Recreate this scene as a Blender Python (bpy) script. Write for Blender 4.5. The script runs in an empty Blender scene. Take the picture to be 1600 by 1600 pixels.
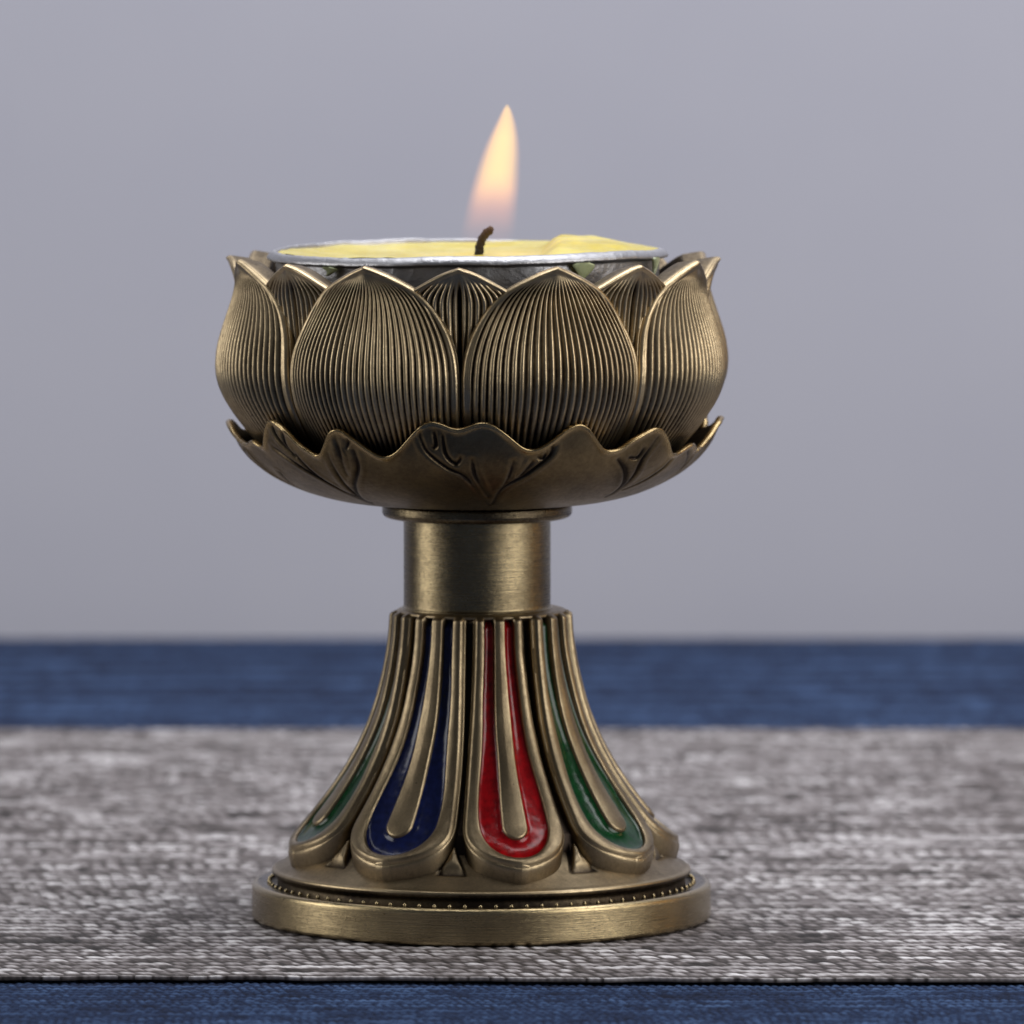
# Close-up of a bronze lotus tealight holder on a woven placemat.  1 Blender unit = 1 cm.
import bpy, math, random
import numpy as np
from mathutils import Vector, Matrix, kdtree
random.seed(4)
rng = np.random.default_rng(7)
PI = math.pi
HC, DC = 16.3, 125.0      # camera height and distance (cm)
sc = bpy.context.scene
C = sc.collection
sc.unit_settings.system = 'METRIC'
sc.unit_settings.scale_length = 0.01

# ---------------------------------------------------------------- helpers
def sstep(a, b, x):
    t = np.clip((np.asarray(x, float) - a) / (b - a), 0, 1)
    return t * t * (3 - 2 * t)

def cub(xs, ys, x):
    """smooth (monotone cubic) interpolation of a table"""
    xs = np.asarray(xs, float); ys = np.asarray(ys, float)
    if xs[0] > xs[-1]: xs = xs[::-1]; ys = ys[::-1]
    h = np.diff(xs); d = np.diff(ys) / h
    m = np.zeros_like(ys)
    m[0] = d[0]; m[-1] = d[-1]
    for i in range(1, len(xs) - 1):
        m[i] = 0 if d[i-1] * d[i] <= 0 else 2 * d[i-1] * d[i] / (d[i-1] + d[i])
    x = np.clip(np.asarray(x, float), xs[0], xs[-1])
    k = np.clip(np.searchsorted(xs, x) - 1, 0, len(xs) - 2)
    t = (x - xs[k]) / h[k]
    return ((2*t**3 - 3*t**2 + 1) * ys[k] + (t**3 - 2*t**2 + t) * h[k] * m[k]
            + (-2*t**3 + 3*t**2) * ys[k+1] + (t**3 - t**2) * h[k] * m[k+1])

def cubs(xs, ys, x, sig=0.12):
    """cub(), then blurred so that no curvature break shows in reflections"""
    lo_, hi_ = min(xs), max(xs); g = np.linspace(lo_, hi_, 800); d_ = g[1] - g[0]
    v = cub(xs, ys, g); k = int(3*sig/d_) + 1
    w = np.exp(-(np.arange(-k, k+1)*d_/sig)**2/2); w /= w.sum()
    ve = np.concatenate([2*v[0] - v[1:k+1][::-1], v, 2*v[-1] - v[-k-1:-1][::-1]])
    return np.interp(x, g, np.convolve(ve, w, 'valid'))

def vnoise(x, y, seed=0):
    """2-D value noise, 0..1"""
    x = np.asarray(x, float); y = np.asarray(y, float)
    xi = np.floor(x).astype(np.int64); yi = np.floor(y).astype(np.int64)
    fx = x - xi; fy = y - yi
    fx = fx*fx*(3-2*fx); fy = fy*fy*(3-2*fy)
    def h(a, b):
        n = (a * 374761393 + b * 668265263 + seed * 974634777) & 0xffffffff
        n = ((n ^ (n >> 13)) * 1274126177) & 0xffffffff
        n = (n ^ (n >> 16)) & 0xffffff
        return n / float(0xffffff)
    return ((h(xi, yi)*(1-fx) + h(xi+1, yi)*fx)*(1-fy) + (h(xi, yi+1)*(1-fx) + h(xi+1, yi+1)*fx)*fy)

def hash1(i, j, seed=0):
    return vnoise(np.asarray(i, float), np.asarray(j, float), seed)

def grid_faces(nr, nc, wrap=False, off=0):
    r = np.arange(nr - 1)[:, None]
    c = np.arange(nc if wrap else nc - 1)[None, :]
    c2 = (c + 1) % nc
    f = np.stack([r*nc + c, r*nc + c2, (r+1)*nc + c2, (r+1)*nc + c], -1).reshape(-1, 4)
    return f + off

def make(name, V, F, mat, parent=None, attrs=None, smooth=True, flip=False):
    V = np.asarray(V, np.float32).reshape(-1, 3); F = np.asarray(F, np.int32).reshape(-1, 4)
    if flip: F = F[:, ::-1]
    me = bpy.data.meshes.new(name)
    me.vertices.add(len(V)); me.vertices.foreach_set('co', V.ravel())
    me.loops.add(F.size); me.loops.foreach_set('vertex_index', F.ravel())
    me.polygons.add(len(F)); me.polygons.foreach_set('loop_start', np.arange(0, F.size, 4, dtype=np.int32))
    me.polygons.foreach_set('loop_total', np.full(len(F), 4, np.int32))
    me.polygons.foreach_set('use_smooth', np.full(len(F), smooth))
    me.update(calc_edges=True); me.validate()
    for k, a in (attrs or {}).items():
        at = me.attributes.new(k, 'FLOAT', 'POINT')
        at.data.foreach_set('value', np.asarray(a, np.float32).ravel())
    me.materials.append(mat)
    o = bpy.data.objects.new(name, me); C.objects.link(o)
    if parent is not None: o.parent = parent
    return o

def lathe(name, prof, mat, parent=None, n=256, attrs=None, pat=None, loc=None):
    """prof: list of (r, z) going along the section; closed where r == 0"""
    p = np.asarray(prof, float)
    th = np.linspace(0, 2*PI, n, endpoint=False)
    V = np.stack([p[:, 0:1]*np.sin(th), -p[:, 0:1]*np.cos(th), np.repeat(p[:, 1:2], n, 1)], -1)
    at = {'patina': np.repeat(np.asarray(pat if pat is not None else [0.25]*len(p))[:, None], n, 1)}
    o = make(name, V, grid_faces(len(p), n, True), mat, parent, at)
    if loc: o.location = loc
    return o

def roundprof(pts, rad=0.03, k=4):
    """round the corners of a section polyline"""
    P = [Vector(p) for p in pts]; out = [P[0]]
    for i in range(1, len(P) - 1):
        a, b, c = P[i-1], P[i], P[i+1]
        r = min(rad, (a-b).length*0.45, (c-b).length*0.45)
        p0 = b + (a-b).normalized()*r; p1 = b + (c-b).normalized()*r
        for j in range(k + 1):
            t = j/k
            out.append((1-t)**2*p0 + 2*t*(1-t)*b + t*t*p1)
    out.append(P[-1])
    # add support points close to the corners so smooth shading stays tight
    res = [out[0]]
    for i in range(1, len(out)):
        L = (out[i]-res[-1]).length
        if L > 0.12:
            res.append(res[-1] + (out[i]-res[-1])*(0.03/L)); a = out[i] + (res[-1]-out[i]).normalized()*0.03
            res.append(a)
        res.append(out[i])
    return [(p.x, p.y) for p in res]

def thing(name, label, cat, loc=(0, 0, 0)):
    o = bpy.data.objects.new(name, None); C.objects.link(o)
    o.location = loc; o['label'] = label; o['category'] = cat
    o.empty_display_size = 1
    return o

# ---------------------------------------------------------------- materials
def newmat(name):
    m = bpy.data.materials.new(name); m.use_nodes = True
    nt = m.node_tree; nt.nodes.clear()
    out = nt.nodes.new('ShaderNodeOutputMaterial')
    b = nt.nodes.new('ShaderNodeBsdfPrincipled')
    nt.links.new(b.outputs[0], out.inputs[0])
    return m, nt, b, out

def N(nt, t, **kw):
    n = nt.nodes.new(t)
    for k, v in kw.items():
        if k in n.inputs: n.inputs[k].default_value = v
        else: setattr(n, k, v)
    return n

def mathn(nt, op, a, b=None, c=None, clamp=False):
    n = nt.nodes.new('ShaderNodeMath'); n.operation = op; n.use_clamp = clamp
    for i, v in enumerate((a, b, c)):
        if v is None: continue
        if hasattr(v, 'is_linked') or hasattr(v, 'links'): nt.links.new(v, n.inputs[i])
        else: n.inputs[i].default_value = v
    return n.outputs[0]

def mixc(nt, f, a, b):
    n = nt.nodes.new('ShaderNodeMix'); n.data_type = 'RGBA'
    for s, v in ((0, f), (6, a), (7, b)):
        if hasattr(v, 'links'): nt.links.new(v, n.inputs[s])
        else: n.inputs[s].default_value = v if s == 0 else (*v, 1)
    return n.outputs[2]

def ramp(nt, f, stops):
    n = nt.nodes.new('ShaderNodeValToRGB')
    e = n.color_ramp.elements
    while len(e) < len(stops): e.new(0.5)
    for el, (p, c) in zip(e, stops):
        el.position = p; el.color = (c, c, c, 1) if isinstance(c, (int, float)) else (*c, 1)
    nt.links.new(f, n.inputs[0])
    return n.outputs[0]

def bronze(name, light=(0.46, 0.37, 0.22), dark=(0.040, 0.030, 0.024), rough=0.36, brushed=0.0, grain=0.35, bias=0.0):
    """antique bronze: rubbed bright metal over a blackened finish (attribute 'patina')"""
    m, nt, b, out = newmat(name)
    tc = N(nt, 'ShaderNodeTexCoord')
    at = N(nt, 'ShaderNodeAttribute', attribute_name='patina')
    n1 = N(nt, 'ShaderNodeTexNoise', Scale=1.1, Detail=5.0, Roughness=0.6); nt.links.new(tc.outputs['Object'], n1.inputs['Vector'])
    n2 = N(nt, 'ShaderNodeTexNoise', Scale=14.0, Detail=6.0, Roughness=0.7); nt.links.new(tc.outputs['Object'], n2.inputs['Vector'])
    n3 = N(nt, 'ShaderNodeTexNoise', Scale=55.0, Detail=3.0, Roughness=0.6); nt.links.new(tc.outputs['Object'], n3.inputs['Vector'])
    p = mathn(nt, 'ADD', at.outputs['Fac'], mathn(nt, 'MULTIPLY', mathn(nt, 'SUBTRACT', n1.outputs[0], 0.5), 0.85))
    p = mathn(nt, 'ADD', p, mathn(nt, 'MULTIPLY', mathn(nt, 'SUBTRACT', n2.outputs[0], 0.5), 0.5))
    p = mathn(nt, 'ADD', p, mathn(nt, 'MULTIPLY', mathn(nt, 'SUBTRACT', n3.outputs[0], 0.5), grain))
    p = mathn(nt, 'ADD', p, bias, clamp=True)
    # tiny pits in the casting
    vo = N(nt, 'ShaderNodeTexVoronoi', Scale=3.2); nt.links.new(tc.outputs['Object'], vo.inputs['Vector'])
    pit = ramp(nt, vo.outputs['Distance'], [(0.0, 1.0), (0.045, 1.0), (0.075, 0.0)])
    p = mathn(nt, 'MAXIMUM', p, mathn(nt, 'MULTIPLY', pit, 0.75))
    col = mixc(nt, p, light, dark)
    warm = mixc(nt, mathn(nt, 'MULTIPLY', n1.outputs[0], 0.35), col, mixc(nt, p, (0.40, 0.27, 0.12), (0.03, 0.022, 0.015)))
    nt.links.new(warm, b.inputs['Base Color'])
    b.inputs['Metallic'].default_value = 1.0
    r = mathn(nt, 'ADD', mathn(nt, 'MULTIPLY', p, 0.08 if brushed else 0.22), rough)
    r = mathn(nt, 'ADD', r, mathn(nt, 'MULTIPLY', mathn(nt, 'SUBTRACT', n2.outputs[0], 0.5), 0.18))
    h = mathn(nt, 'ADD', mathn(nt, 'MULTIPLY', n2.outputs[0], 0.5), mathn(nt, 'MULTIPLY', n3.outputs[0], 0.35))
    if brushed:
        mp = N(nt, 'ShaderNodeMapping'); mp.inputs['Scale'].default_value = (1.2, 1.2, 60)
        nt.links.new(tc.outputs['Object'], mp.inputs['Vector'])
        n4 = N(nt, 'ShaderNodeTexNoise', Scale=1.0, Detail=4.0, Roughness=0.7); nt.links.new(mp.outputs[0], n4.inputs['Vector'])
        h = mathn(nt, 'ADD', h, mathn(nt, 'MULTIPLY', n4.outputs[0], brushed))
        r = mathn(nt, 'ADD', r, mathn(nt, 'MULTIPLY', mathn(nt, 'SUBTRACT', n4.outputs[0], 0.5), 0.35))
    nt.links.new(r, b.inputs['Roughness'])
    bp = N(nt, 'ShaderNodeBump', Strength=0.5, Distance=0.012); nt.links.new(h, bp.inputs['Height'])
    nt.links.new(bp.outputs[0], b.inputs['Normal'])
    return m

M_br = bronze('bronze_cast', light=(0.47, 0.375, 0.235), rough=0.30, bias=0.20)
M_brush = bronze('bronze_brushed', rough=0.20, brushed=0.9, grain=0.12, light=(0.50, 0.405, 0.235), bias=0.06)
M_leaf = bronze('bronze_leaf', light=(0.42, 0.315, 0.165), rough=0.24, grain=0.15, bias=0.22)
M_petal = bronze('bronze_petal', light=(0.60, 0.48, 0.305), rough=0.34, bias=0.16)

def enamel(name, col):
    m, nt, b, out = newmat(name)
    tc = N(nt, 'ShaderNodeTexCoord')
    n = N(nt, 'ShaderNodeTexNoise', Scale=2.6, Detail=2.0); nt.links.new(tc.outputs['Object'], n.inputs['Vector'])
    n2 = N(nt, 'ShaderNodeTexNoise', Scale=9.0, Detail=3.0); nt.links.new(tc.outputs['Object'], n2.inputs['Vector'])
    c = mixc(nt, ramp(nt, n2.outputs[0], [(0.35, 0.0), (0.7, 1.0)]), col, tuple(v*0.5 for v in col))
    nt.links.new(c, b.inputs['Base Color'])
    v = N(nt, 'ShaderNodeTexVoronoi', Scale=2.4); nt.links.new(tc.outputs['Object'], v.inputs['Vector'])
    nt.links.new(mixc(nt, ramp(nt, v.outputs['Distance'], [(0.0, 1.0), (0.05, 1.0), (0.075, 0.0)]), c, (0.02, 0.015, 0.012)), b.inputs['Base Color'])
    b.inputs['Roughness'].default_value = 0.17
    b.inputs['IOR'].default_value = 1.42
    b.inputs['Coat Weight'].default_value = 0.0
    b.inputs['Coat Roughness'].default_value = 0.05
    bp = N(nt, 'ShaderNodeBump', Strength=0.35, Distance=0.05); nt.links.new(n.outputs[0], bp.inputs['Height'])
    nt.links.new(bp.outputs[0], b.inputs['Normal'])
    return m
M_red = enamel('enamel_red', (0.35, 0.002, 0.005))
M_blue = enamel('enamel_blue', (0.007, 0.013, 0.078))
M_green = enamel('enamel_green', (0.002, 0.050, 0.010))

def mat_tin():
    m, nt, b, out = newmat('aluminium')
    tc = N(nt, 'ShaderNodeTexCoord')
    n = N(nt, 'ShaderNodeTexNoise', Scale=5.0, Detail=5.0, Roughness=0.65); nt.links.new(tc.outputs['Object'], n.inputs['Vector'])
    nt.links.new(mixc(nt, n.outputs[0], (0.56, 0.56, 0.58), (0.34, 0.34, 0.36)), b.inputs['Base Color'])
    b.inputs['Metallic'].default_value = 1.0
    nt.links.new(mathn(nt, 'ADD', mathn(nt, 'MULTIPLY', n.outputs[0], 0.2), 0.36), b.inputs['Roughness'])
    bp = N(nt, 'ShaderNodeBump', Strength=0.5, Distance=0.05); nt.links.new(n.outputs[0], bp.inputs['Height'])
    nt.links.new(bp.outputs[0], b.inputs['Normal'])
    return m
M_tin = mat_tin()

def mat_wax(name, a, c2, sss=0.25):
    m, nt, b, out = newmat(name)
    tc = N(nt, 'ShaderNodeTexCoord')
    n = N(nt, 'ShaderNodeTexNoise', Scale=1.1, Detail=5.0, Roughness=0.6); nt.links.new(tc.outputs['Object'], n.inputs['Vector'])
    nt.links.new(mixc(nt, ramp(nt, n.outputs[0], [(0.35, 0.0), (0.65, 1.0)]), a, c2), b.inputs['Base Color'])
    b.inputs['Roughness'].default_value = 0.22
    b.inputs['Subsurface Weight'].default_value = sss
    b.inputs['Subsurface Radius'].default_value = (1.0, 0.8, 0.3)
    b.inputs['Subsurface Scale'].default_value = 0.5
    n2 = N(nt, 'ShaderNodeTexNoise', Scale=6.0, Detail=4.0); nt.links.new(tc.outputs['Object'], n2.inputs['Vector'])
    bp = N(nt, 'ShaderNodeBump', Strength=0.3, Distance=0.05); nt.links.new(n2.outputs[0], bp.inputs['Height'])
    nt.links.new(bp.outputs[0], b.inputs['Normal'])
    return m
M_wax = mat_wax('wax_yellow', (0.68, 0.54, 0.04), (0.86, 0.74, 0.19))
M_drip = mat_wax('wax_drip_green', (0.42, 0.46, 0.24), (0.55, 0.60, 0.38), 0.1)

m, nt, b, out = newmat('charred_wick'); M_wick = m
b.inputs['Base Color'].default_value = (0.012, 0.009, 0.007, 1); b.inputs['Roughness'].default_value = 0.8

def mat_cloth(name, stops, rough=0.7, nscale=30.0, sheen=0.0, fuzz=0.3, spec=0.5):
    m, nt, b, out = newmat(name)
    tc = N(nt, 'ShaderNodeTexCoord')
    at = N(nt, 'ShaderNodeAttribute', attribute_name='shade')
    n = N(nt, 'ShaderNodeTexNoise', Scale=nscale, Detail=4.0, Roughness=0.7)
    mp = N(nt, 'ShaderNodeMapping'); mp.inputs['Scale'].default_value = (0.35, 1.5, 1.5)
    nt.links.new(tc.outputs['Object'], mp.inputs['Vector']); nt.links.new(mp.outputs[0], n.inputs['Vector'])
    f = mathn(nt, 'ADD', at.outputs['Fac'], mathn(nt, 'MULTIPLY', mathn(nt, 'SUBTRACT', n.outputs[0], 0.5), fuzz), clamp=True)
    nt.links.new(ramp(nt, f, stops), b.inputs['Base Color'])
    b.inputs['Roughness'].default_value = rough
    b.inputs['Sheen Weight'].default_value = sheen
    b.inputs['Specular IOR Level'].default_value = spec
    bp = N(nt, 'ShaderNodeBump', Strength=0.6, Distance=0.02); nt.links.new(n.outputs[0], bp.inputs['Height'])
    nt.links.new(bp.outputs[0], b.inputs['Normal'])
    return m
M_mat = mat_cloth('woven_vinyl', [(0.0, (0.020, 0.016, 0.014)), (0.30, (0.115, 0.098, 0.095)), (0.58, (0.30, 0.275, 0.278)), (1.0, (0.80, 0.78, 0.79))], rough=0.65, spec=0.3)
M_blueclo = mat_cloth('blue_cloth', [(0.0, (0.012, 0.015, 0.030)), (0.45, (0.022, 0.038, 0.088)), (1.0, (0.080, 0.140, 0.28))], rough=1.0, nscale=16, fuzz=0.5, spec=0.12)

def mat_wall():
    m, nt, b, out = newmat('grey_backdrop')
    tc = N(nt, 'ShaderNodeTexCoord')
    n = N(nt, 'ShaderNodeTexNoise', Scale=0.12, Detail=3.0); nt.links.new(tc.outputs['Object'], n.inputs['Vector'])
    nt.links.new(mixc(nt, n.outputs[0], (0.42, 0.425, 0.50), (0.485, 0.485, 0.545)), b.inputs['Base Color'])
    b.inputs['Roughness'].default_value = 0.9
    return m
M_wall = mat_wall()

# ---------------------------------------------------------------- setting: wall, tablecloth, placemat
V = [(x, y, z) for y in (62, 65) for x, z in ((-180, -60), (180, -60), (180, 140), (-180, 140))]
F = [(0, 1, 2, 3), (5, 4, 7, 6), (3, 2, 6, 7), (1, 0, 4, 5), (0, 3, 7, 4), (2, 1, 5, 6)]
wall = make('wall', V, F, M_wall, smooth=False); wall['kind'] = 'structure'

def weave(X, Y, px, py, amp, seed, run, contrast=1.0):
    """height 0..amp and thread tone of a cloth woven of cords lying along x, with shade painted into the gaps"""
    yy = Y + 0.30*py*(vnoise(X*0.7, Y*0.5, seed+3) - 0.5)
    j = np.floor(yy/py); fy = yy/py - j
    ph = np.where(np.mod(j, 2) == 0, 0.0, 0.5) + 0.8*(hash1(j, j*0+5, seed) - 0.5)
    u = X/px + ph + 0.5*(vnoise(X*0.35, j*3.1, seed+9) - 0.5) + 0.50*(fy - 0.5) + 0.25*(vnoise(X*2.3, j*5.3, seed+14) - 0.5)
    i = np.floor(u); fx = u - i
    cord = np.clip(1 - np.abs(2*fy - 1)**2.6, 0, 1)
    over = np.clip(np.sin(PI*fx), 0, 1)**0.6
    flat = 0.8*sstep(0.62, 0.82, vnoise(X/(px*5), j*1.7, seed+21))        # floats: cord runs over several crossings
    over = np.maximum(over, 0.75*flat)
    h = amp*cord*(0.12 + 0.88*over)*(0.75 + 0.5*hash1(i, j, seed+71))
    lo = vnoise(X/run, j*1.37, seed+31); hi = hash1(i, j, seed+41)*(1 - 0.6*flat) + 0.3*flat
    big_ = vnoise(X/(run*3.5), Y/(py*6), seed+51)
    row = hash1(j, j*0+2, seed+81)
    shade = 0.62 + 0.44*contrast*(lo - 0.5) + 0.38*contrast*(hi - 0.5) + 0.13*(big_ - 0.5) + 0.25*contrast*(row - 0.5)
    shade = shade - 0.40*contrast*sstep(0.70, 0.85, vnoise(X/(px*1.3), j*2.3, seed+91))
    # plies twisted into the cord
    shade = shade + 0.08*np.sin(2*PI*(X/(px*0.42) + 1.6*fy + j*0.37))
    gap = (1 - over)*(1 - flat)
    shade = shade*(1 - 0.9*sstep(0.12, 0.62, gap)*sstep(0.15, 0.75, hash1(i, j, seed+61))) * (0.12 + 0.88*sstep(0.0, 0.30, fy)*sstep(1.0, 0.85, fy))  # painted shade: darkens the gaps between cords and their lower fronts
    return h, shade

# placemat: closed slab, weave is real relief on top
MATZ = 0.02
MY = -6.75
xs = np.concatenate([np.arange(-19, -8.6, 0.08), np.arange(-8.6, 9.2, 0.021), np.arange(9.2, 19, 0.08)])
ys = np.concatenate([np.arange(MY, 0.0, 0.024), np.arange(0.0, 6.0, 0.055), np.arange(6.0, 28.0, 0.13)])
X, Y = np.meshgrid(xs, ys)
h, sh = weave(X, Y, 0.28, 0.37, 0.032, 11, 0.65)
edge = np.clip((Y - ys[0])/0.12, 0, 1)
edge2 = np.clip((ys[-1] - Y)/0.12, 0, 1)
h = h*np.minimum(edge, edge2)**0.5
front = np.exp(-(Y - MY)/1.0)
YY = Y - front*(0.016*X + 0.15*(vnoise(X*1.6, X*0, 5) - 0.5) + 0.05*np.sin(X*0.5))
Z = MATZ + 0.06 + h
top = np.stack([X, YY, Z], -1)
nr, nc = X.shape
# rim rows (front and back) down to the cloth
lowf = top[0].copy(); lowf[:, 2] = MATZ + 0.002; lowf[:, 1] += 0.03
lowb = top[-1].copy(); lowb[:, 2] = MATZ
VV = np.concatenate([lowf[None], top, lowb[None]], 0)
SH = np.concatenate([sh[0:1]*0.3, sh, sh[-1:]], 0)  # shadow line under the front edge is painted into the colour
mat_o = make('placemat', VV, grid_faces(nr + 2, nc), M_mat, attrs={'shade': SH})
mat_o['label'] = 'grey and white melange woven placemat lying on blue tablecloth under the candle holder'
mat_o['category'] = 'placemat'
MATTOP = MATZ + 0.06 + 0.06

# tablecloth: fine blue weave
xs = np.concatenate([np.arange(-45, -8.2, 0.2), np.arange(-8.2, 8.8, 0.028), np.arange(8.8, 45, 0.2)])
ys = np.concatenate([np.arange(-45.0, -12.0, 0.13), np.arange(-12.0, -6.0, 0.035), np.arange(-6.0, 27.0, 0.8), np.arange(27.0, 47.6, 0.3)])
X, Y = np.meshgrid(xs, ys)
h, sh = weave(X, Y, 0.13, 0.26, 0.035, 77, 0.5, 0.7)
sh = sh + 0.15*(vnoise(X*1.1, Y*0.8, 3) - 0.5) + 0.12*(vnoise(X*0.25, Y*0.12, 13) - 0.5)
Z = -0.05 + h
top = np.stack([X, Y, Z], -1)
drop = []
for k, (dy, dz) in enumerate([(0.25, -0.08), (0.45, -0.35), (0.5, -1.2), (0.5, -14)]):
    r_ = top[-1].copy(); r_[:, 1] += dy; r_[:, 2] += dz; drop.append(r_)
VV = np.concatenate([top, np.array(drop)], 0)
SH = np.concatenate([sh, np.repeat(sh[-1:], 4, 0)], 0)
cl = make('tablecloth', VV, grid_faces(len(VV), VV.shape[1]), M_blueclo, attrs={'shade': SH})
cl['label'] = 'dark blue cotton cloth covering the table beneath the grey placemat'
cl['category'] = 'tablecloth'

# ---------------------------------------------------------------- candle holder
Z0 = MATTOP - 0.02           # the foot sinks a little into the weave
holder = thing('candle_holder', 'antique bronze lotus candle holder with red, green and blue enamel on its flared foot', 'candle holder', (0.0, 0.0, Z0))
dz0 = -Z0                    # profile heights below are measured from the tabletop reading of the photo
def H(z): return z - 0.0

bp_ = roundprof([(0.0, 0.0), (3.56, 0.0), (3.60, 0.04), (3.595, 0.53), (3.55, 0.575), (3.34, 0.565), (3.29, 0.50), (3.10, 0.50)], 0.035)
pt_ = [0.30 if r > 3.5 else 0.75 for r, z in bp_]
pt_ = [0.02 if (r > 3.53 and 0.5 < z < 0.59) else p for (r, z), p in zip(bp_, pt_)]
base = lathe('base_plate', bp_, M_brush, holder, 384, pat=pt_)
# beaded border: one small bead and its copies
Vb = []
R_, S_ = 7, 8
for i in range(R_):
    ph = PI*i/(R_-1)
    for j in range(S_):
        t = 2*PI*j/S_
        Vb.append(0.032*np.array([math.sin(ph)*math.cos(t), math.sin(ph)*math.sin(t), math.cos(ph)]))
bead = make('bead', Vb, grid_faces(R_, S_, True), M_brush, base, {'patina': np.full(len(Vb), 0.0)})
for k in range(88):
    a = 2*PI*k/88
    o = bead if k == 0 else bead.copy()
    if k: C.objects.link(o)
    o.parent = base
    o.location = (3.325*math.sin(a), -3.325*math.cos(a), 0.577)

# plinth: sloping skirt, with a small bud in the relief between each pair of foot petals
PA = 12.0   # angle of the red petal
pp = roundprof([(1.2, 1.95), (2.0, 1.62), (2.45, 1.30), (2.80, 1.06), (3.02, 0.92), (3.20, 0.815), (3.285, 0.78), (3.275, 0.70), (3.19, 0.65), (3.20, 0.49)], 0.04)
P = np.array(pp)
seg = np.r_[0, np.cumsum(np.hypot(*np.diff(P, axis=0).T))]
s = np.concatenate([np.linspace(0, seg[-1]*0.75, 60), np.linspace(seg[-1]*0.75, seg[-1], 50)[1:]])
pr = np.interp(s, seg, P[:, 0]); pz = np.interp(s, seg, P[:, 1])
th = np.linspace(0, 2*PI, 1024, endpoint=False)
T, Rg = np.meshgrid(th, pr); _, Zg = np.meshgrid(th, pz)
gapc = np.array([-9, 33.4, 76, 119.3, 164, -150, -100.3, -51.6])
dth = np.degrees(T)[..., None] - gapc
dth = (dth + 180) % 360 - 180
dth = np.take_along_axis(dth, np.argmin(np.abs(dth), -1)[..., None], -1)[..., 0]
la = np.radians(dth)*Rg; lr = Rg - 2.60
hw = np.clip(0.02 + 0.19*(lr + 0.10)/0.36, 0.0, 0.21)
inside = np.minimum(np.minimum((hw - np.abs(la))/0.07, (0.26 - lr)/0.06), (lr + 0.12)/0.1)
bud = sstep(0, 1, inside)
Zg = Zg + bud*(0.10 + 0.12*np.clip(1 - np.abs(la)/0.12, 0, 1)*sstep(0.28, 0.0, lr)) - 0.05*np.exp(-(inside/0.35)**2)*(np.abs(lr - 0.07) < 0.3)
pat = np.where(Zg < 0.75, 0.70, 0.38) - 0.38*sstep(3.20, 3.28, Rg)*(Zg > 0.75) - 0.25*bud + 0.25*sstep(2.75, 2.4, Rg)
pat = pat + 0.5*np.exp(-(inside/0.4)**2)*(np.abs(lr - 0.07) < 0.28)
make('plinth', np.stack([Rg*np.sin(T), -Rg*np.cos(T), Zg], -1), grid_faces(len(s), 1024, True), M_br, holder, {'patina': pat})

# foot: core + eight relief petals with enamel
FR = np.array([(1.410, 4.835), (1.425, 4.60), (1.455, 4.30), (1.515, 3.95), (1.595, 3.60), (1.70, 3.25), (1.84, 2.90), (2.03, 2.53),
               (2.27, 2.15), (2.52, 1.81), (2.74, 1.55), (2.91, 1.375), (3.04, 1.26), (3.13, 1.185)])
tt = np.r_[0, np.cumsum(np.hypot(*np.diff(FR, axis=0).T))]
Lf = tt[-1]
fr = lambda l: cub(tt, FR[:, 0], l)
fz = lambda l: cub(tt, FR[:, 1], l)
lc = Lf - 0.85
l_t = float(np.interp(2.70, FR[:, 0], tt))     # tongue end
def Wf(l):
    A = np.radians(18.0 + 1.8*sstep(0.2, 2.6, l))
    s_ = np.clip((l - lc)/(Lf - lc), 0, 1)
    return A*fr(l)*np.clip(1 - s_**2.5, 0, 1)**0.70
nl, nv = 300, 151
lq = np.concatenate([np.linspace(0, lc, 200)[:-1], lc + (Lf - lc)*np.sin(np.linspace(0, PI/2, nl - 199))])
lq[-1] = Lf - 1e-4
nl = len(lq)
vq = np.sin(np.linspace(-1, 1, nv)*PI/2*0.92)/math.sin(PI/2*0.92)
Lg, Vg = np.meshgrid(lq, vq, indexing='ij')
Ag = Vg*np.maximum(Wf(Lg), 0.002)
# distance to the outline
kd = kdtree.KDTree(2400)
lo_ = np.concatenate([np.linspace(0, lc, 600), lc + (Lf-lc)*np.sin(np.linspace(0, PI/2, 600))])
wo_ = Wf(lo_)
k_ = 0
for a_, l_ in zip(wo_, lo_):
    kd.insert((a_, l_, 0), k_); kd.insert((-a_, l_, 0), k_+1); k_ += 2
kd.balance()
DE = np.array([kd.find((a, l, 0))[2] for a, l in zip(Ag.ravel(), Lg.ravel())]).reshape(Ag.shape)
rimw = 0.125 + 0.065*sstep(0.3, 2.0, Lg)
tw = 0.090 + 0.055*sstep(0.3, 2.0, Lg) + 0.070*sstep(2.0, l_t, Lg)
dt = np.where(Lg < l_t - 0.16, np.abs(Ag) - tw, np.sqrt(Ag**2 + np.clip(Lg - (l_t-0.16), 0, None)**2) - 0.215)
cw = 0.275 + 0.10*sstep(0.3, 2.0, Lg) + 0.245*sstep(1.6, Lf - 0.75, Lg)      # half width of the enamelled U
lb = Lf - 0.18 - 0.60
dch = np.where(Lg < lb, cw - np.abs(Ag), 0.62 - np.sqrt(Ag**2 + np.clip(Lg - lb, 0, None)**2))
rimw = np.maximum(DE - dch, 0.05)
cch = np.minimum(dch, dt)
dep = 0.13 + 0.06*sstep(2.6, 0.6, Lg)
hgt = -dep*sstep(-0.01, 0.055, cch)
hgt += np.where(cch < 0, 0.022*np.sin(PI*np.clip(DE/rimw, 0, 1))*(DE < rimw) + 0.02*np.clip(-dt/0.15, 0, 1)**0.5*(dt < 0), 0)
hgt -= 0.05*(1 - np.clip(DE/0.06, 0, 1))**2
hgt -= 0.10*(1 - np.clip(Lg/0.09, 0, 1))**2
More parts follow.
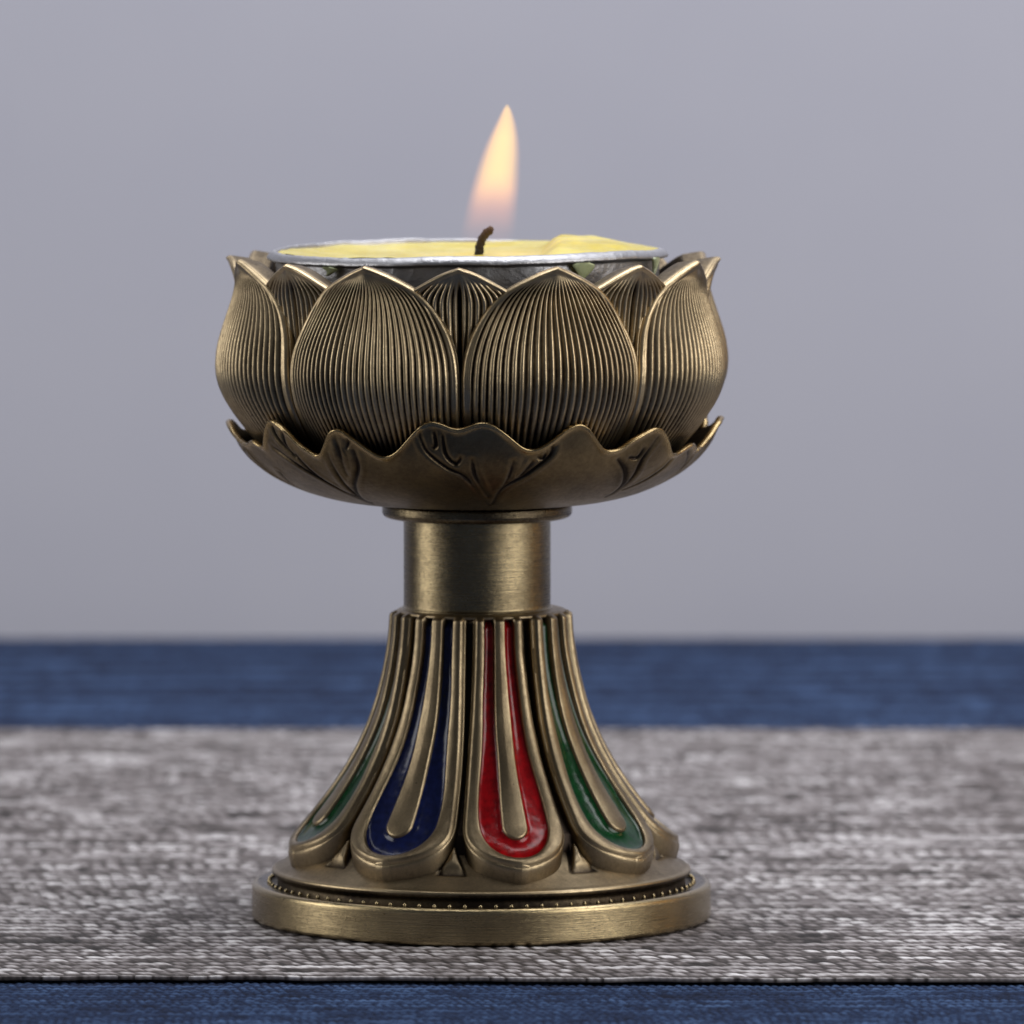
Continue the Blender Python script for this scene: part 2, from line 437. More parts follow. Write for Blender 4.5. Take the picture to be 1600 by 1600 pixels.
hgt += 0.006*(vnoise(Ag*7, Lg*5, 3) - 0.5)
# tangent / normal of the profile
rr, zz = fr(Lg), fz(Lg)
e = 0.01
tr = fr(Lg + e) - fr(Lg - e); tz = fz(Lg + e) - fz(Lg - e)
tr = np.where(Lg > Lf - 0.02, 0.9, tr); tz = np.where(Lg > Lf - 0.02, -0.45, tz)
nn = np.hypot(tr, tz); nrm_r = -tz/nn; nrm_z = tr/nn
def place(aa, ll, hh, rr, zz):
    R = rr + nrm_r*hh; Zp = zz + nrm_z*hh
    thg = aa/rr
    return np.stack([R*np.sin(thg), -R*np.cos(thg), Zp], -1)
G = place(Ag, Lg, hgt, rr, zz)
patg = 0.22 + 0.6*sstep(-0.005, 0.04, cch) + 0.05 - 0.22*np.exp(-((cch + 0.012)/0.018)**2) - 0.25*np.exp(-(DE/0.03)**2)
patg = patg + 0.12*(vnoise(Ag*9, Lg*3, 8) - 0.5)
# boundary loop (left side down, tip, right side up) walled inwards
idx = [(i, 0) for i in range(nl)] + [(nl-1, j) for j in range(1, nv)] + [(i, nv-1) for i in range(nl-2, -1, -1)]
B = np.array([G[i, j] for i, j in idx]); ll = np.array([Lg[i, j] for i, j in idx])
nb = np.array([[nrm_r[i, j]*math.sin(Ag[i, j]/rr[i, j]), -nrm_r[i, j]*math.cos(Ag[i, j]/rr[i, j]), nrm_z[i, j]] for i, j in idx])
outw = np.array([[math.cos(Ag[i, j]/rr[i, j])*np.sign(Ag[i, j]), math.sin(Ag[i, j]/rr[i, j])*np.sign(Ag[i, j]), 0] for i, j in idx])
w_ = sstep(lc - 0.1, Lf - 0.15, ll)[:, None]
wallv = (1 - w_)*(-nb*0.24) + w_*np.array([0, 0.10, -0.46])
tipo = w_*np.array([0, -1, 0]) + (1-w_)*outw
rows = [G.reshape(-1, 3)]; pats = [patg.ravel()]; F = [grid_faces(nl, nv)]
base_i = np.array([i*nv + j for i, j in idx]); prev = base_i; cnt = nl*nv
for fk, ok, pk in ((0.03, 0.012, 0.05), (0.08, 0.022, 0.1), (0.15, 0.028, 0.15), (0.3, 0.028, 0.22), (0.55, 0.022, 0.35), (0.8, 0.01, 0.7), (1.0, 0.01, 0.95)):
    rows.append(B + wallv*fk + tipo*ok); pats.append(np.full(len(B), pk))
    cur = np.arange(cnt, cnt + len(B)); cnt += len(B)
    F.append(np.stack([prev[:-1], cur[:-1], cur[1:], prev[1:]], -1)); prev = cur
Vp = np.concatenate(rows); Pp = np.concatenate(pats); Fp = np.concatenate(F)
# enamel sheet
men = 0.050*np.exp(-np.clip(cch, 0, None)/0.045)
he = -0.080 - 0.035*sstep(2.6, 0.6, Lg) + men + 0.016*(vnoise(Ag*3.2, Lg*1.3, 17) - 0.5) - 0.10*(1 - sstep(0.02, 0.2, Lg))
Ge = place(Ag, Lg, he, rr, zz).reshape(-1, 3)
gf = grid_faces(nl, nv)
keep = (cch.ravel()[gf] > 0.0).any(1)
gfe = gf[keep]
used = np.unique(gfe); remap = np.zeros(len(Ge), int); remap[used] = np.arange(len(used))
Ve, Fe = Ge[used], remap[gfe]

core = roundprof([(1.10, 4.87), (1.28, 4.85), (1.33, 4.825), (1.33, 4.79), (1.26, 4.76)] , 0.012) + \
       [(float(fr(l)) - 0.22, float(fz(l)) - 0.02) for l in np.linspace(0.05, Lf-0.55, 60)]
core = core + [(2.5, 1.25)]
corep = [0.15 if z > 4.755 else 0.95 for r, z in core]
foot = lathe('foot', core, M_br, holder, 256, pat=corep)

cols = [('red', M_red), ('green', M_green), ('blue', M_blue), ('red', M_red), ('green', M_green), ('blue', M_blue), ('green', M_green), ('blue', M_blue)]
# going round from the red petal: +45 green, +90 blue ... -45 blue, -90 green
cols[7] = ('blue', M_blue); cols[6] = ('green', M_green); cols[5] = ('red', M_red); cols[3] = ('red', M_red); cols[4] = ('green', M_green)
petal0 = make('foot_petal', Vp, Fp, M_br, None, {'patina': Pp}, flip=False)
en_mesh = {}
for k in range(8):
    o = petal0 if k == 0 else petal0.copy()
    if k: C.objects.link(o)
    o.parent = foot
    o.rotation_euler = (0, 0, math.radians([11.8, 53.5, 95.0, 141, 187, 233, 287.0, 331.0][k]))
    o.scale = ([0.89, 0.98, 1, 1.03, 1.03, 1.03, 1.0, 1.0][k], 1, 1)
    o['label'] = cols[k][0] + ' enamelled petal of the flared foot'
    nm = cols[k][0]
    if nm not in en_mesh:
        e_ = make('enamel_inlay', Ve, Fe, cols[k][1], None); en_mesh[nm] = e_.data
        eo = e_
    else:
        eo = bpy.data.objects.new('enamel_inlay', en_mesh[nm]); C.objects.link(eo)
    eo.parent = foot
    eo.rotation_euler = o.rotation_euler; eo.scale = o.scale
    eo['label'] = 'glossy ' + nm + ' enamel inlay'

# stem and collar
SX = -0.065
st = roundprof([(0.0, 4.70), (1.18, 4.70), (1.18, 4.86), (1.15, 4.90), (1.15, 6.40)], 0.02)
lathe('stem', st, M_brush, holder, 256, pat=[0.42]*len(st), loc=(SX, 0, 0))
co = roundprof([(1.10, 6.27), (1.36, 6.27), (1.45, 6.30), (1.485, 6.35), (1.485, 6.48), (1.2, 6.54)], 0.03)
lathe('collar', co, M_brush, holder, 256, pat=[0.68]*len(co), loc=(SX, 0, 0))

# ---- leaf saucer
BX = -0.125
wp = [(-90, 655), (-72, 692), (-67, 684), (-62.5, 698), (-54, 655), (-39.5, 711), (-33.4, 668), (-21.6, 714), (-9.3, 656), (-3.6, 674),
      (2.2, 655), (14, 703), (25, 660), (33.6, 705), (46.7, 667), (57, 708), (65, 690), (72, 700), (90, 650)]
key = []
for a, y in wp:
    z = 7.7
    for _ in range(3): z = (1436 - y + (HC - z)/DC*385*math.cos(math.radians(a)))/100
    key.append((a, z))
zt = [7.55, 7.95, 7.6, 7.98, 7.8, 7.97, 7.52, 7.9, 7.55, 7.96, 7.55, 7.93, 7.58, 7.92, 7.53]
bk = [(102 + i*(270 - 114)/(len(zt)-1), z) for i, z in enumerate(zt)]
key = key + bk
ka = np.array([k[0] for k in key]); kz = np.array([k[1] for k in key])
kz = np.clip(kz, 7.42, 8.02)
ka3 = np.concatenate([ka - 360, ka, ka + 360]); kz3 = np.tile(kz, 3)
nth, ntt = 1800, 150
thd = np.linspace(-180, 180, nth, endpoint=False)
kern = np.exp(-(np.arange(-25, 26)*0.2/2.3)**2); kern /= kern.sum()
ztop = cub(ka3, kz3, thd)
ztop = np.convolve(np.concatenate([ztop[-25:], ztop, ztop[:25]]), kern, 'valid')
ztop = 7.75 + (ztop - 7.75)*1.10 - 0.03 + 0.018*(vnoise(thd*0.35, thd*0, 3)-0.5)
LRz = [6.50, 6.55, 6.63, 6.74, 6.88, 7.03, 7.23, 7.45, 7.65, 7.86, 8.10]
LRr = [1.42, 1.98, 2.38, 2.72, 3.02, 3.26, 3.49, 3.66, 3.76, 3.83, 3.86]
t_ = np.linspace(0, 1, ntt)
Tt, Th = np.meshgrid(t_, np.radians(thd), indexing='ij')
ZT = ztop[None, :]
# parametrise by arc length of the section
zs = np.concatenate([np.linspace(6.5, 6.6, 60)[:-1], np.linspace(6.6, 8.1, 300)]); rs = cub(LRz, LRr, zs)
al = np.r_[0, np.cumsum(np.hypot(np.diff(zs), np.diff(rs)))]
altop = np.interp(ZT, zs, al)
AL = Tt*altop
Zl = np.interp(AL, al, zs); Rl = np.interp(AL, al, rs)
dtop = altop - AL
Rl = Rl + 0.04*np.exp(-(dtop/0.06)**2) + 0.02*(ZT - 7.6)*sstep(1.0, 0.0, dtop)
Rl = Rl + 0.03*np.sin(Th*8 + 0.6)*sstep(2.4, 3.3, Rl)
VT = np.stack([Rl*np.sin(Th), -Rl*np.cos(Th), Zl], -1)
veins_px = [
 [(766,789),(735,750),(700,730),(672,707),(662,687),(660,675)], [(764,775),(745,742),(740,717)], [(695,680),(700,710),(715,724),(723,715)],
 [(682,675),(685,695),(680,700)], [(770,787),(785,762),(825,737),(857,712),(864,697)], [(780,767),(797,740),(802,718)], [(812,743),(832,720)],
 [(840,713),(847,716),(852,709)], [(945,776),(968,759),(974,735),(963,717)], [(955,771),(987,741),(1000,714),(1023,680)],
 [(971,764),(1008,746),(1034,728),(1048,712)], [(981,714),(991,714),(1002,699)], [(586,788),(566,775),(560,756),(566,730),(560,702)],
 [(566,776),(553,764),(534,738),(521,707)], [(549,740),(539,707),(532,675)], [(584,785),(524,756),(471,725),(432,699)],
 [(566,776),(508,746),(469,709)], [(469,713),(453,693),(448,665)], [(469,712),(440,683),(432,662)], [(550,698),(552,686)]]
def unproj(x, y):
    z, r = 7.2, 3.3
    for _ in range(25):
        s_ = max(-0.985, min(0.985, (x - 742)/(100*r))); c_ = math.sqrt(1 - s_*s_)
        z = 0.5*z + 0.5*(1436 - y + (HC - z)/DC*100*r*c_)/100
        z = min(max(z, 6.52), 8.05)
        r = 0.5*r + 0.5*float(cub(LRz, LRr, z))
    return (r*s_, -r*c_, z)
samples = []
for ln in veins_px:
    q = [Vector(unproj(*p)) for p in ln]
    n = len(q)
    for i in range(n - 1):
        p0 = q[max(i-1, 0)]; p1 = q[i]; p2 = q[i+1]; p3 = q[min(i+2, n-1)]
        st_ = max(4, int((p2-p1).length/0.012))
        for k in range(st_):
            t = k/st_
            v = 0.5*((2*p1) + (-p0+p2)*t + (2*p0-5*p1+4*p2-p3)*t*t + (-p0+3*p1-3*p2+p3)*t**3)
            u = (i + t)/(n - 1)
            samples.append((v, 0.35 + 0.65*math.sin(PI*min(1, max(0, u))*0.9 + 0.15)))
allS = []
for rot in (0, 120, 240):
    Rm = Matrix.Rotation(math.radians(rot), 3, 'Z')
    for v, w in samples:
        if rot and abs(math.degrees(math.atan2(v.x, -v.y))) > 55: continue
        allS.append((Rm @ v, w))
kd = kdtree.KDTree(len(allS))
for i, (v, w) in enumerate(allS): kd.insert(v, i)
kd.balance()
flat = VT.reshape(-1, 3)
vd = np.full(len(flat), 9.0); vw = np.zeros(len(flat))
for i in range(len(flat)):
    c_, j_, d_ = kd.find(flat[i]); vd[i] = d_; vw[i] = allS[j_][1]
vd = vd.reshape(Rl.shape); vw = vw.reshape(Rl.shape)
groove = vw*np.exp(-(vd/0.028)**2)
swell = vw*0.018*np.exp(-((vd-0.09)/0.05)**2)
Rl2 = Rl - 0.055*groove + swell
VT = np.stack([Rl2*np.sin(Th), -Rl2*np.cos(Th), Zl], -1)
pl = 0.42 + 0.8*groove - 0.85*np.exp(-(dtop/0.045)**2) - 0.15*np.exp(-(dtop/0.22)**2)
# lip + inner side
inner = []; pin = []
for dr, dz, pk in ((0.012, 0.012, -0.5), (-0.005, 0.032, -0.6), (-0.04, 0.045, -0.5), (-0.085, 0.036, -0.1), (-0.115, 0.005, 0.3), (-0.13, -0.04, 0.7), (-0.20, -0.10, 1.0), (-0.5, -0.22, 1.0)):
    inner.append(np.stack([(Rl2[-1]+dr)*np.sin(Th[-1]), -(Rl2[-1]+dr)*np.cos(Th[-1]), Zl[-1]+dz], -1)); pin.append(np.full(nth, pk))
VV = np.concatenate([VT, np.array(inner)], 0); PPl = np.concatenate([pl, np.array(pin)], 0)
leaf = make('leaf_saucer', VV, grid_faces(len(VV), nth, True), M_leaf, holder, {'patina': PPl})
leaf.location = (BX + 0.02, 0, 0)

# ---- lotus bowl: inner wall and sixteen petals
bw = roundprof([(0.0, 7.6), (2.6, 7.45), (3.2, 7.7), (3.42, 8.3), (3.45, 9.0), (3.42, 9.6), (3.44, 9.80), (3.30, 9.84), (3.18, 9.75), (3.15, 9.0), (2.9, 8.5), (0.0, 8.45)], 0.06)
bowl = lathe('lotus_bowl', bw, M_br, holder, 256, pat=[0.97]*len(bw), loc=(BX, 0, 0))

def make_petal(name, AZ, RZ, zlo, ztip, nrib, bulge, ribamp, border, thick, seed, keel, nv=None):
    nz = 170
    zz = np.concatenate([np.linspace(zlo, 9.6, 90)[:-1], np.linspace(9.6, ztip - 0.0015, nz - 89)])
    nv = nv or nrib*10 + 1
    v = np.linspace(-1, 1, nv)
    Zg, Q = np.meshgrid(zz, v, indexing='ij')
    A = np.maximum(cubs(*AZ, Zg, 0.04), 0.12)
    R0 = cubs(*RZ, Zg)
    W = np.radians(A)*R0
    a = Q*W
    de = np.minimum((1 - np.abs(Q))*W*np.clip(0.35 + 0.65*sstep(ztip, 9.3, Zg), 0, 1), (ztip - Zg) + 0.55*np.abs(a)*0 + 9*0)  # ~ distance to the outline
    # convex body
    bl = cubs(*bulge, Zg)
    R = R0 - bl*np.abs(Q)**2.4
    # ribs run from base to tip, none on the smooth border and fading below the tip
    fade = sstep(border*0.6, border*1.25, de)*sstep(ztip - 0.16, ztip - 0.42, Zg)
    ph = Q*nrib/2 + 0.16*(vnoise(Q*5, Zg*1.1, seed) - 0.5)
    rib = np.abs(np.sin(PI*ph))                 # ridge rounded, groove narrow
    rib = rib**(0.8 + 0.35*(vnoise(Q*9, Zg*2.5, seed+2) - 0.5))
    scale = np.clip(W/0.9, 0.2, 1.25)
    R = R - ribamp*scale*(1 - rib)*fade
    # keel towards the tip, rolled border
    R = R + keel*np.exp(-(a/0.10)**2)*sstep(9.75, ztip, Zg)
    if name == 'inner_petal': R = R - 0.07*np.exp(-(a/0.05)**2)*sstep(10.25, 9.9, Zg); pat_c = 0.7*np.exp(-(a/0.04)**2)*sstep(10.25, 9.9, Zg)
    else: pat_c = 0
    R = R + 0.022*np.exp(-((de - border*0.45)/(border*0.4))**2)
    R = R - 0.03*(1 - np.clip(de/0.03, 0, 1))**2
    R = R + 0.004*(vnoise(a*11, Zg*11, seed+5) - 0.5)
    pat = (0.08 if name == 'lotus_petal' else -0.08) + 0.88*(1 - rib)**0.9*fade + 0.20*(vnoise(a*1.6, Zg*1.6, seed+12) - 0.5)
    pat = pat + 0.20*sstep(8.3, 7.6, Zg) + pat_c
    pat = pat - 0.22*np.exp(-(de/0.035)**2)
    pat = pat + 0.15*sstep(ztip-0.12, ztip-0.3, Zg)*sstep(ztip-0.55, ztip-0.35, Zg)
    TH = a/R0
    Gp = np.stack([R*np.sin(TH), -R*np.cos(TH), Zg], -1)
    nzz = len(zz)
    idx = [(i, 0) for i in range(nzz)] + [(nzz-1, j) for j in range(1, nv)] + [(i, nv-1) for i in range(nzz-2, -1, -1)]
    base_i = np.array([i*nv + j for i, j in idx])
    Bp = Gp.reshape(-1, 3)[base_i]
    rad = Bp.copy(); rad[:, 2] = 0; rad /= np.linalg.norm(rad, axis=1)[:, None]
    rows = [Gp.reshape(-1, 3)]; pats = [pat.ravel()]; F = [grid_faces(nzz, nv)]; prev = base_i; cnt = nzz*nv
    tang = np.gradient(Bp, axis=0); tang /= (np.linalg.norm(tang, axis=1)[:, None] + 1e-9)
    outv = -np.cross(rad, tang); outv /= (np.linalg.norm(outv, axis=1)[:, None] + 1e-9)
    if outv[len(outv)//2][2] < 0: outv = -outv
    for d_, o_, pk in ((0.012, 0.006, 0.0), (0.035, 0.010, 0.15), (0.07, 0.010, 0.5), (thick*0.6, 0.006, 0.62), (thick, 0.0, 0.62), (thick + 0.03, -0.03, 0.8)):
        rows.append(Bp - rad*d_ + outv*o_ + np.array([0, 0, -0.10*d_])); pats.append(np.full(len(Bp), pk))
        cur = np.arange(cnt, cnt + len(Bp)); cnt += len(Bp)
        F.append(np.stack([prev[:-1], cur[:-1], cur[1:], prev[1:]], -1)); prev = cur
    # back face rows: drop inner edge down so the petal is a closed shell from behind
    inn = rows[-1].copy(); inn2 = inn.copy(); inn2[:, 2] = np.minimum(inn2[:, 2], 9.5); 
    rows.append(inn2); pats.append(np.full(len(Bp), 0.9)); cur = np.arange(cnt, cnt + len(Bp))
    F.append(np.stack([prev[:-1], cur[:-1], cur[1:], prev[1:]], -1))
    return make(name, np.concatenate(rows), np.concatenate(F), M_petal, None, {'patina': np.concatenate(pats)})

AZ = ([7.1, 7.4, 7.7, 8.0, 8.3, 8.6, 8.9, 9.2, 9.5, 9.75, 9.95, 10.08, 10.2, 10.3, 10.37], [19.5, 21, 21.9, 22.2, 22.3, 22.3, 22.0, 20.9, 18.8, 16.3, 13.4, 10.3, 6.6, 3.2, 0.0])
RZ = ([7.1, 7.4, 7.7, 8.0, 8.3, 8.66, 9.0, 9.3, 9.6, 9.9, 10.1, 10.37], [3.08, 3.36, 3.62, 3.85, 4.03, 4.115, 4.085, 4.005, 3.905, 3.82, 3.80, 3.84])
BU = ([7.1, 7.8, 8.6, 9.2, 9.7, 10.0, 10.37], [0.16, 0.24, 0.34, 0.33, 0.24, 0.12, 0.0])
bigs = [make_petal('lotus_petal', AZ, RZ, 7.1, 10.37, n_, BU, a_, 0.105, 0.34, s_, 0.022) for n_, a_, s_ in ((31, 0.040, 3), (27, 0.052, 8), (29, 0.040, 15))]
AZ2 = ([8.3, 8.7, 9.1, 9.5, 9.8, 9.97, 10.08, 10.2, 10.3, 10.36], [4, 7, 11, 14.5, 14.6, 12.6, 9.6, 6.2, 3.0, 0.0])
RZ2 = ([8.3, 9.0, 9.5, 9.8, 10.05, 10.36], [3.58, 3.61, 3.645, 3.69, 3.74, 3.81])
BU2 = ([8.3, 9.0, 9.6, 10.0, 10.36], [0.10, 0.12, 0.10, 0.05, 0.0])
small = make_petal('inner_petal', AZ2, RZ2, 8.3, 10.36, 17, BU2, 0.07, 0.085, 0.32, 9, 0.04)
for k in range(8):
    for src, off_ in ((bigs[k] if k < 3 else bigs[(k*2) % 3], -25.3), (small, -3.0)):
        first = (src is small and k == 0) or (src is not small and k < 3)
        o = src if first else src.copy()
        if not first: C.objects.link(o)
        o.parent = bowl
        j = 0.7*math.sin(k*2.3)
        o.rotation_euler = (0, 0, math.radians(off_ + 45*k + j*0.4))
        o.scale = (1, 1, 1)

# ---------------------------------------------------------------- tealight
TX = -0.20
tl = thing('tealight_candle', 'lit yellow wax tealight in silver aluminium cup set inside the lotus bowl', 'candle', (TX, 0, Z0 + 8.46))
def TZ(z): return z - 8.46
n = 720
tp = [(0.0, 8.46), (2.7, 8.46), (2.86, 8.50), (2.92, 8.6), (2.95, 9.2), (2.975, 9.9), (2.985, 10.3), (2.99, 10.33), (3.04, 10.35), (3.08, 10.34), (3.11, 10.345), (3.12, 10.37), (3.11, 10.40), (3.06, 10.455), (3.01, 10.48),
      (2.985, 10.48), (2.965, 10.465), (2.955, 10.42), (2.93, 10.2), (2.9, 9.6)]
tp = np.array(tp); th = np.linspace(-PI, PI, n, endpoint=False)
Rt = np.repeat(tp[:, 0:1], n, 1); Zt = np.repeat(tp[:, 1:2], n, 1); T = np.repeat(th[None], len(tp), 0)
up = sstep(8.7, 10.3, Zt)
Rt = Rt + up*(0.022*np.sin(T*3 + 1) + 0.035*(vnoise(T*5, Zt*1.2, 2) - 0.5) + 0.012*(vnoise(T*24, Zt*3, 6) - 0.5))
Zt = Zt + sstep(10.2, 10.4, Zt)*(0.03*np.sin(T*2 + 0.6) + 0.03*(vnoise(T*5, T*0, 4) - 0.5) + 0.010*(vnoise(T*22, T*0, 9) - 0.5)) 
Zt = Zt + 0.010*Rt*np.sin(T)*up*0.9
cup = make('metal_cup', np.stack([Rt*np.sin(T), -Rt*np.cos(T), Zt - 8.46], -1), grid_faces(len(tp), n, True), M_tin, tl)

# wax: shallow pool with a raised lump of unmelted wax at the right
nr_, nt_ = 120, 360
rq = np.linspace(0, 1, nr_)**0.8*2.965
Rw, T = np.meshgrid(rq, np.linspace(0, 2*PI, nt_, endpoint=False), indexing='ij')
xw = Rw*np.sin(T); yw = -Rw*np.cos(T)
zw = 10.39 + 0.06*sstep(2.1, 2.9, Rw) + 0.05*(vnoise(xw*1.1+4, yw*1.1, 2) - 0.5) + 0.02*(vnoise(xw*4, yw*4, 5)-0.5) + 0.010*xw*0.9
lump = sstep(1.05, 1.45, xw + 0.15*(vnoise(xw*2, yw*2, 8)-0.5))*sstep(3.02, 2.1, Rw)*sstep(-2.2, -0.6, yw)*sstep(2.4, 1.2, yw)
zw = zw + lump*(0.23 + 0.05*(vnoise(xw*3, yw*3, 12)-0.5) - 0.05*sstep(1.5, 2.8, xw))
wax = make('wax', np.stack([xw, yw, zw - 8.46], -1), grid_faces(nr_, nt_, True), M_wax, tl)

def drip(a_deg, z0_, z1_, w, name='wax_drip', r0=3.02):
    """frozen dribble hanging from the cup's rim and clinging to its side"""
    nu, nw = 24, 24
    Vd = []
    a0 = math.radians(a_deg)
    for i in range(nu):
        t = i/(nu-1); z = z0_ + (z1_-z0_)*t
        ww = w*(math.sqrt(max(0, 1 - t**1.8)))*(0.75 + 0.25*math.sin(4*t + 1.2))*(0.35 + 0.65*min(1, t*6 + 0.3))
        for j in range(nw):
            p = 2*PI*j/nw
            th_ = a0 + math.cos(p)*ww/3.1 + 0.015*math.sin(t*4)
            r = r0 + 0.05*math.sin(p)*(1 - 0.4*t) + 0.03*(1 - t)**3
            Vd.append((r*math.sin(th_), -r*math.cos(th_), z - 8.46))
    return make(name, Vd, grid_faces(nu, nw, True), M_drip, wax)
drip(34.5, 10.385, 10.08, 0.22, r0=3.075)
drip(69, 10.40, 10.12, 0.13, r0=3.08)
drip(-44, 10.30, 10.16, 0.16, r0=3.05)

# wick
path = [(0.165, 0.0, 10.36), (0.17, 0.0, 10.46), (0.19, 0.0, 10.56), (0.235, -0.01, 10.66), (0.30, -0.01, 10.735), (0.36, -0.01, 10.77), (0.385, -0.01, 10.775)]
rad = [0.072, 0.07, 0.066, 0.066, 0.066, 0.064, 0.035]
Vw = []; 
q = [Vector(p) for p in path]
fine = []
for i in range(len(q)-1):
    p0 = q[max(i-1, 0)]; p1 = q[i]; p2 = q[i+1]; p3 = q[min(i+2, len(q)-1)]
    for k in range(6):
        t = k/6
        fine.append((0.5*((2*p1) + (-p0+p2)*t + (2*p0-5*p1+4*p2-p3)*t*t + (-p0+3*p1-3*p2+p3)*t**3), rad[i]*(1-t)+rad[i+1]*t))
fine.append((q[-1], rad[-1])); fine.append((q[-1] + Vector((0.015, 0, 0)), 0.001))
for i, (p, r) in enumerate(fine):
    d = (fine[min(i+1, len(fine)-1)][0] - fine[max(i-1, 0)][0]).normalized()
    u = d.cross(Vector((0, 1, 0))).normalized(); w = d.cross(u)
    for j in range(16):
        a = 2*PI*j/16
        rr_ = r*(1 + 0.10*math.sin(a*3 + i*0.9) + 0.06*math.sin(i*1.7))
        v = p + u*math.cos(a)*rr_ + w*math.sin(a)*rr_
        Vw.append((v.x, v.y, v.z - 8.46))
make('wick', Vw, grid_faces(len(fine), 16, True), M_wick, tl)

# flame: glowing gas, a volume whose glow fades out at its own rounded border
def px2(x, y): return ((x - 730)/100.0, (1436 - y)/100.0)
fl_y = [158, 168, 180, 200, 225, 250, 275, 300, 325, 350, 375]
fl_y = [y - 14*(375 - y)/217 for y in fl_y]
fl_l = [789, 783, 777, 767, 756, 747, 739.5, 733, 727, 722, 722]
fl_r = [792, 797, 801, 805, 807, 806.5, 805.5, 803, 801, 797, 790]
fz_ = [(1436 - y)/100 - 0.20 - 8.46 + 0.0 for y in fl_y]
fc = [((l + r)/2 - 730)/100 for l, r in zip(fl_l, fl_r)]
fw = [(r - l)/200*1.17 + 0.012 for l, r in zip(fl_l, fl_r)]
zmin, zmax = min(fz_), max(fz_)
zz = np.linspace(zmin, zmax, 60)
cc = cub(fz_[::-1], fc[::-1], zz); ww = np.maximum(cub(fz_[::-1], fw[::-1], zz), 0.004)
T = np.linspace(0, 2*PI, 48, endpoint=False)
Vf = np.stack([cc[:, None] + ww[:, None]*1.02*np.sin(T), -ww[:, None]*1.02*np.cos(T), np.repeat(zz[:, None], 48, 1)], -1)
Vf = np.concatenate([np.repeat(np.array([[[cc[0], 0, zmin-0.001]]]), 48, 1), Vf, np.repeat(np.array([[[cc[-1], 0, zmax+0.001]]]), 48, 1)], 0)
mf = bpy.data.materials.new('flame_glow'); mf.use_nodes = True; nt = mf.node_tree; nt.nodes.clear()
out = nt.nodes.new('ShaderNodeOutputMaterial')
tc = N(nt, 'ShaderNodeTexCoord'); sp = N(nt, 'ShaderNodeSeparateXYZ'); nt.links.new(tc.outputs['Object'], sp.inputs[0])
zn = mathn(nt, 'DIVIDE', mathn(nt, 'SUBTRACT', sp.outputs['Z'], zmin), zmax - zmin, clamp=True)
def fcurve(src, xs, ys):
    n = nt.nodes.new('ShaderNodeFloatCurve'); c = n.mapping.curves[0]
    n.mapping.use_clip = False
    pts = list(zip(xs, ys))
    while len(c.points) < len(pts): c.points.new(0.5, 0.5)
    for p, (a, b) in zip(c.points, pts): p.location = (a, b); p.handle_type = 'AUTO_CLAMPED'
    n.mapping.update(); nt.links.new(src, n.inputs['Value']); return n.outputs[0]
nzs = [(z - zmin)/(zmax - zmin) for z in fz_][::-1]
cnode = fcurve(zn, nzs, fc[::-1]); wnode = fcurve(zn, nzs, fw[::-1])
dx = mathn(nt, 'SUBTRACT', sp.outputs['X'], cnode)
rho = mathn(nt, 'DIVIDE', mathn(nt, 'SQRT', mathn(nt, 'ADD', mathn(nt, 'MULTIPLY', dx, dx), mathn(nt, 'MULTIPLY', sp.outputs['Y'], sp.outputs['Y']))), mathn(nt, 'MAXIMUM', wnode, 0.006))
radial = ramp(nt, rho, [(0.0, 1.0), (0.62, 1.0), (0.86, 0.45), (0.99, 0.0)])
# hollow, dim cone round the wick
hol = ramp(nt, mathn(nt, 'ADD', zn, mathn(nt, 'MULTIPLY', rho, 0.14)), [(0.10, 0.0), (0.24, 0.10), (0.38, 0.40), (0.53, 1.0)])
topf = ramp(nt, zn, [(0.0, 1.0), (0.78, 1.0), (1.0, 0.7)])
inv = mathn(nt, 'DIVIDE', 0.34, mathn(nt, 'MAXIMUM', wnode, 0.07))
stg = mathn(nt, 'MULTIPLY', mathn(nt, 'MULTIPLY', radial, hol), mathn(nt, 'MULTIPLY', topf, inv))
em = nt.nodes.new('ShaderNodeEmission')
colr = mixc(nt, mathn(nt, 'MULTIPLY', radial, ramp(nt, zn, [(0.28, 0.0), (0.55, 1.0)])), (1.0, 0.34, 0.10), (1.0, 0.60, 0.07))
nt.links.new(colr, em.inputs[0]); nt.links.new(mathn(nt, 'MULTIPLY', stg, 1.6), em.inputs[1])
nt.links.new(em.outputs[0], out.inputs['Volume'])
try: mf.cycles.volume_step_rate = 0.35
except Exception: pass
fl = make('flame', Vf, grid_faces(len(Vf), 48, True), mf, tl)

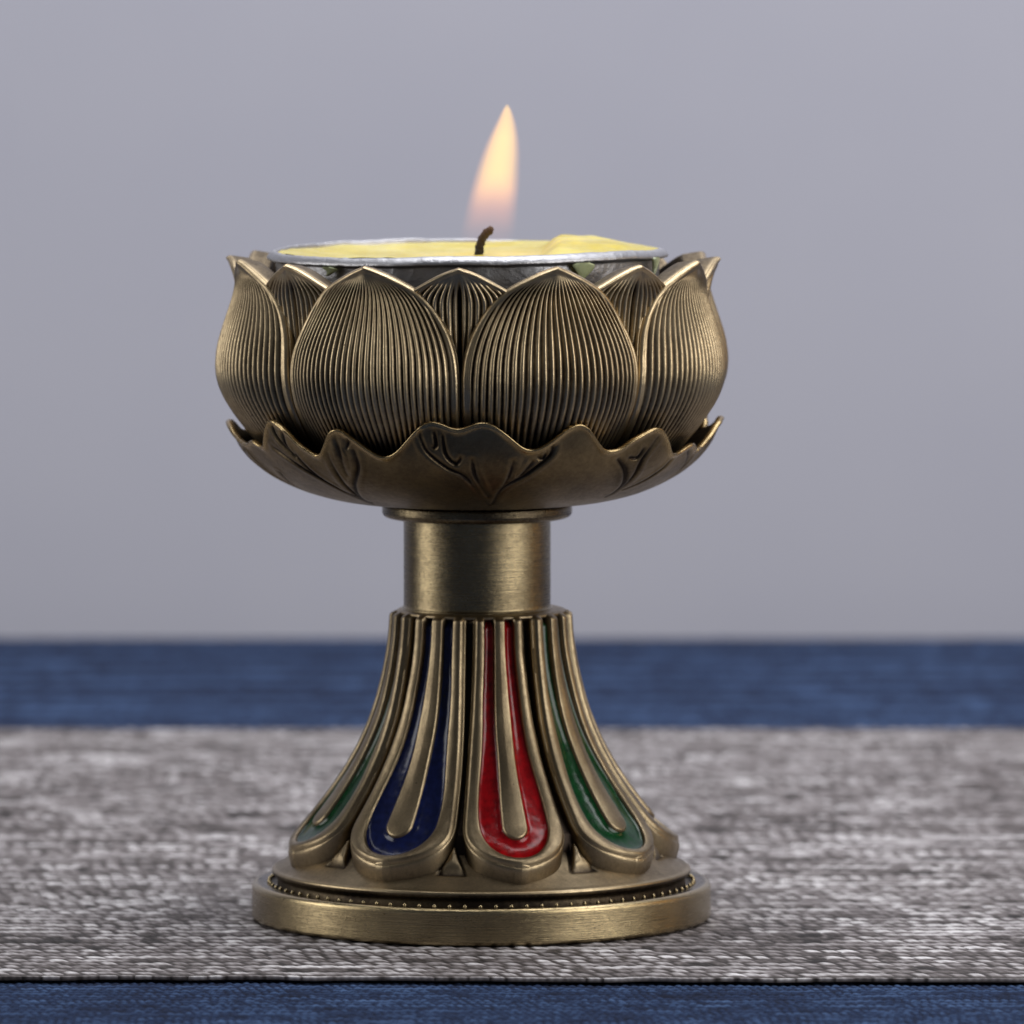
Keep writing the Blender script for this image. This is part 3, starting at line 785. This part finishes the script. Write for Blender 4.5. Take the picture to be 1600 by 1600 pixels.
# ---------------------------------------------------------------- lights
def area(name, loc, aim, sx, sy, rad, col=(1, 1, 1)):
    L = bpy.data.lights.new(name, 'AREA'); L.shape = 'RECTANGLE'; L.size = sx; L.size_y = sy
    L.energy = rad*PI*sx*sy; L.color = col
    o = bpy.data.objects.new(name, L); C.objects.link(o); o.location = loc
    d = Vector(aim) - Vector(loc); o.rotation_euler = d.to_track_quat('-Z', 'Y').to_euler()
    return o
area('softbox_left', (-80, -6, 24), (0, 0, 6), 44, 60, 3.2, (1.0, 0.98, 0.95))
area('softbox_right', (66, -40, 26), (0, 0, 6), 44, 56, 4.2, (1.0, 0.98, 0.95))
area('warm_lamp_right', (78, 14, 22), (0, 0, 6), 16, 40, 1.6, (1.0, 0.62, 0.25))
area('softbox_top', (0, 26, 92), (0, 10, 0), 80, 60, 2.6, (0.97, 0.98, 1.0))
area('backdrop_light', (25, 5, 70), (10, 62, 14), 90, 40, 4.3, (0.97, 0.97, 1.0))  # added light, only there to brighten the wall
Lp = bpy.data.lights.new('flame_light', 'POINT'); Lp.energy = 22; Lp.color = (1, 0.62, 0.25); Lp.shadow_soft_size = 0.25
lo = bpy.data.objects.new('flame_light', Lp); C.objects.link(lo); lo.location = (0.3, 0, 11.6)

w = bpy.data.worlds.new('World'); sc.world = w; w.use_nodes = True
w.node_tree.nodes['Background'].inputs[0].default_value = (0.80, 0.86, 1.0, 1)
w.node_tree.nodes['Background'].inputs[1].default_value = 0.07

# ---------------------------------------------------------------- camera
cam = bpy.data.cameras.new('camera'); co_ = bpy.data.objects.new('camera', cam); C.objects.link(co_)
co_.location = (0.48, -DC, HC + Z0)
d = Vector((0, DC, -(HC - 6.36))); co_.rotation_euler = d.to_track_quat('-Z', 'Y').to_euler()
cam.sensor_width = 36; cam.lens = 36*math.hypot(DC, HC - 6.36)/16; cam.clip_end = 1000; cam.clip_start = 1
cam.dof.use_dof = True; cam.dof.focus_distance = 120.8; cam.dof.aperture_fstop = 0.30
sc.camera = co_
sc.render.engine = 'CYCLES'
sc.render.resolution_x = 1024; sc.render.resolution_y = 1024
sc.view_settings.view_transform = 'Standard'; sc.view_settings.look = 'None'
sc.view_settings.exposure = 0; sc.view_settings.gamma = 1; sc.view_settings.use_curve_mapping = False
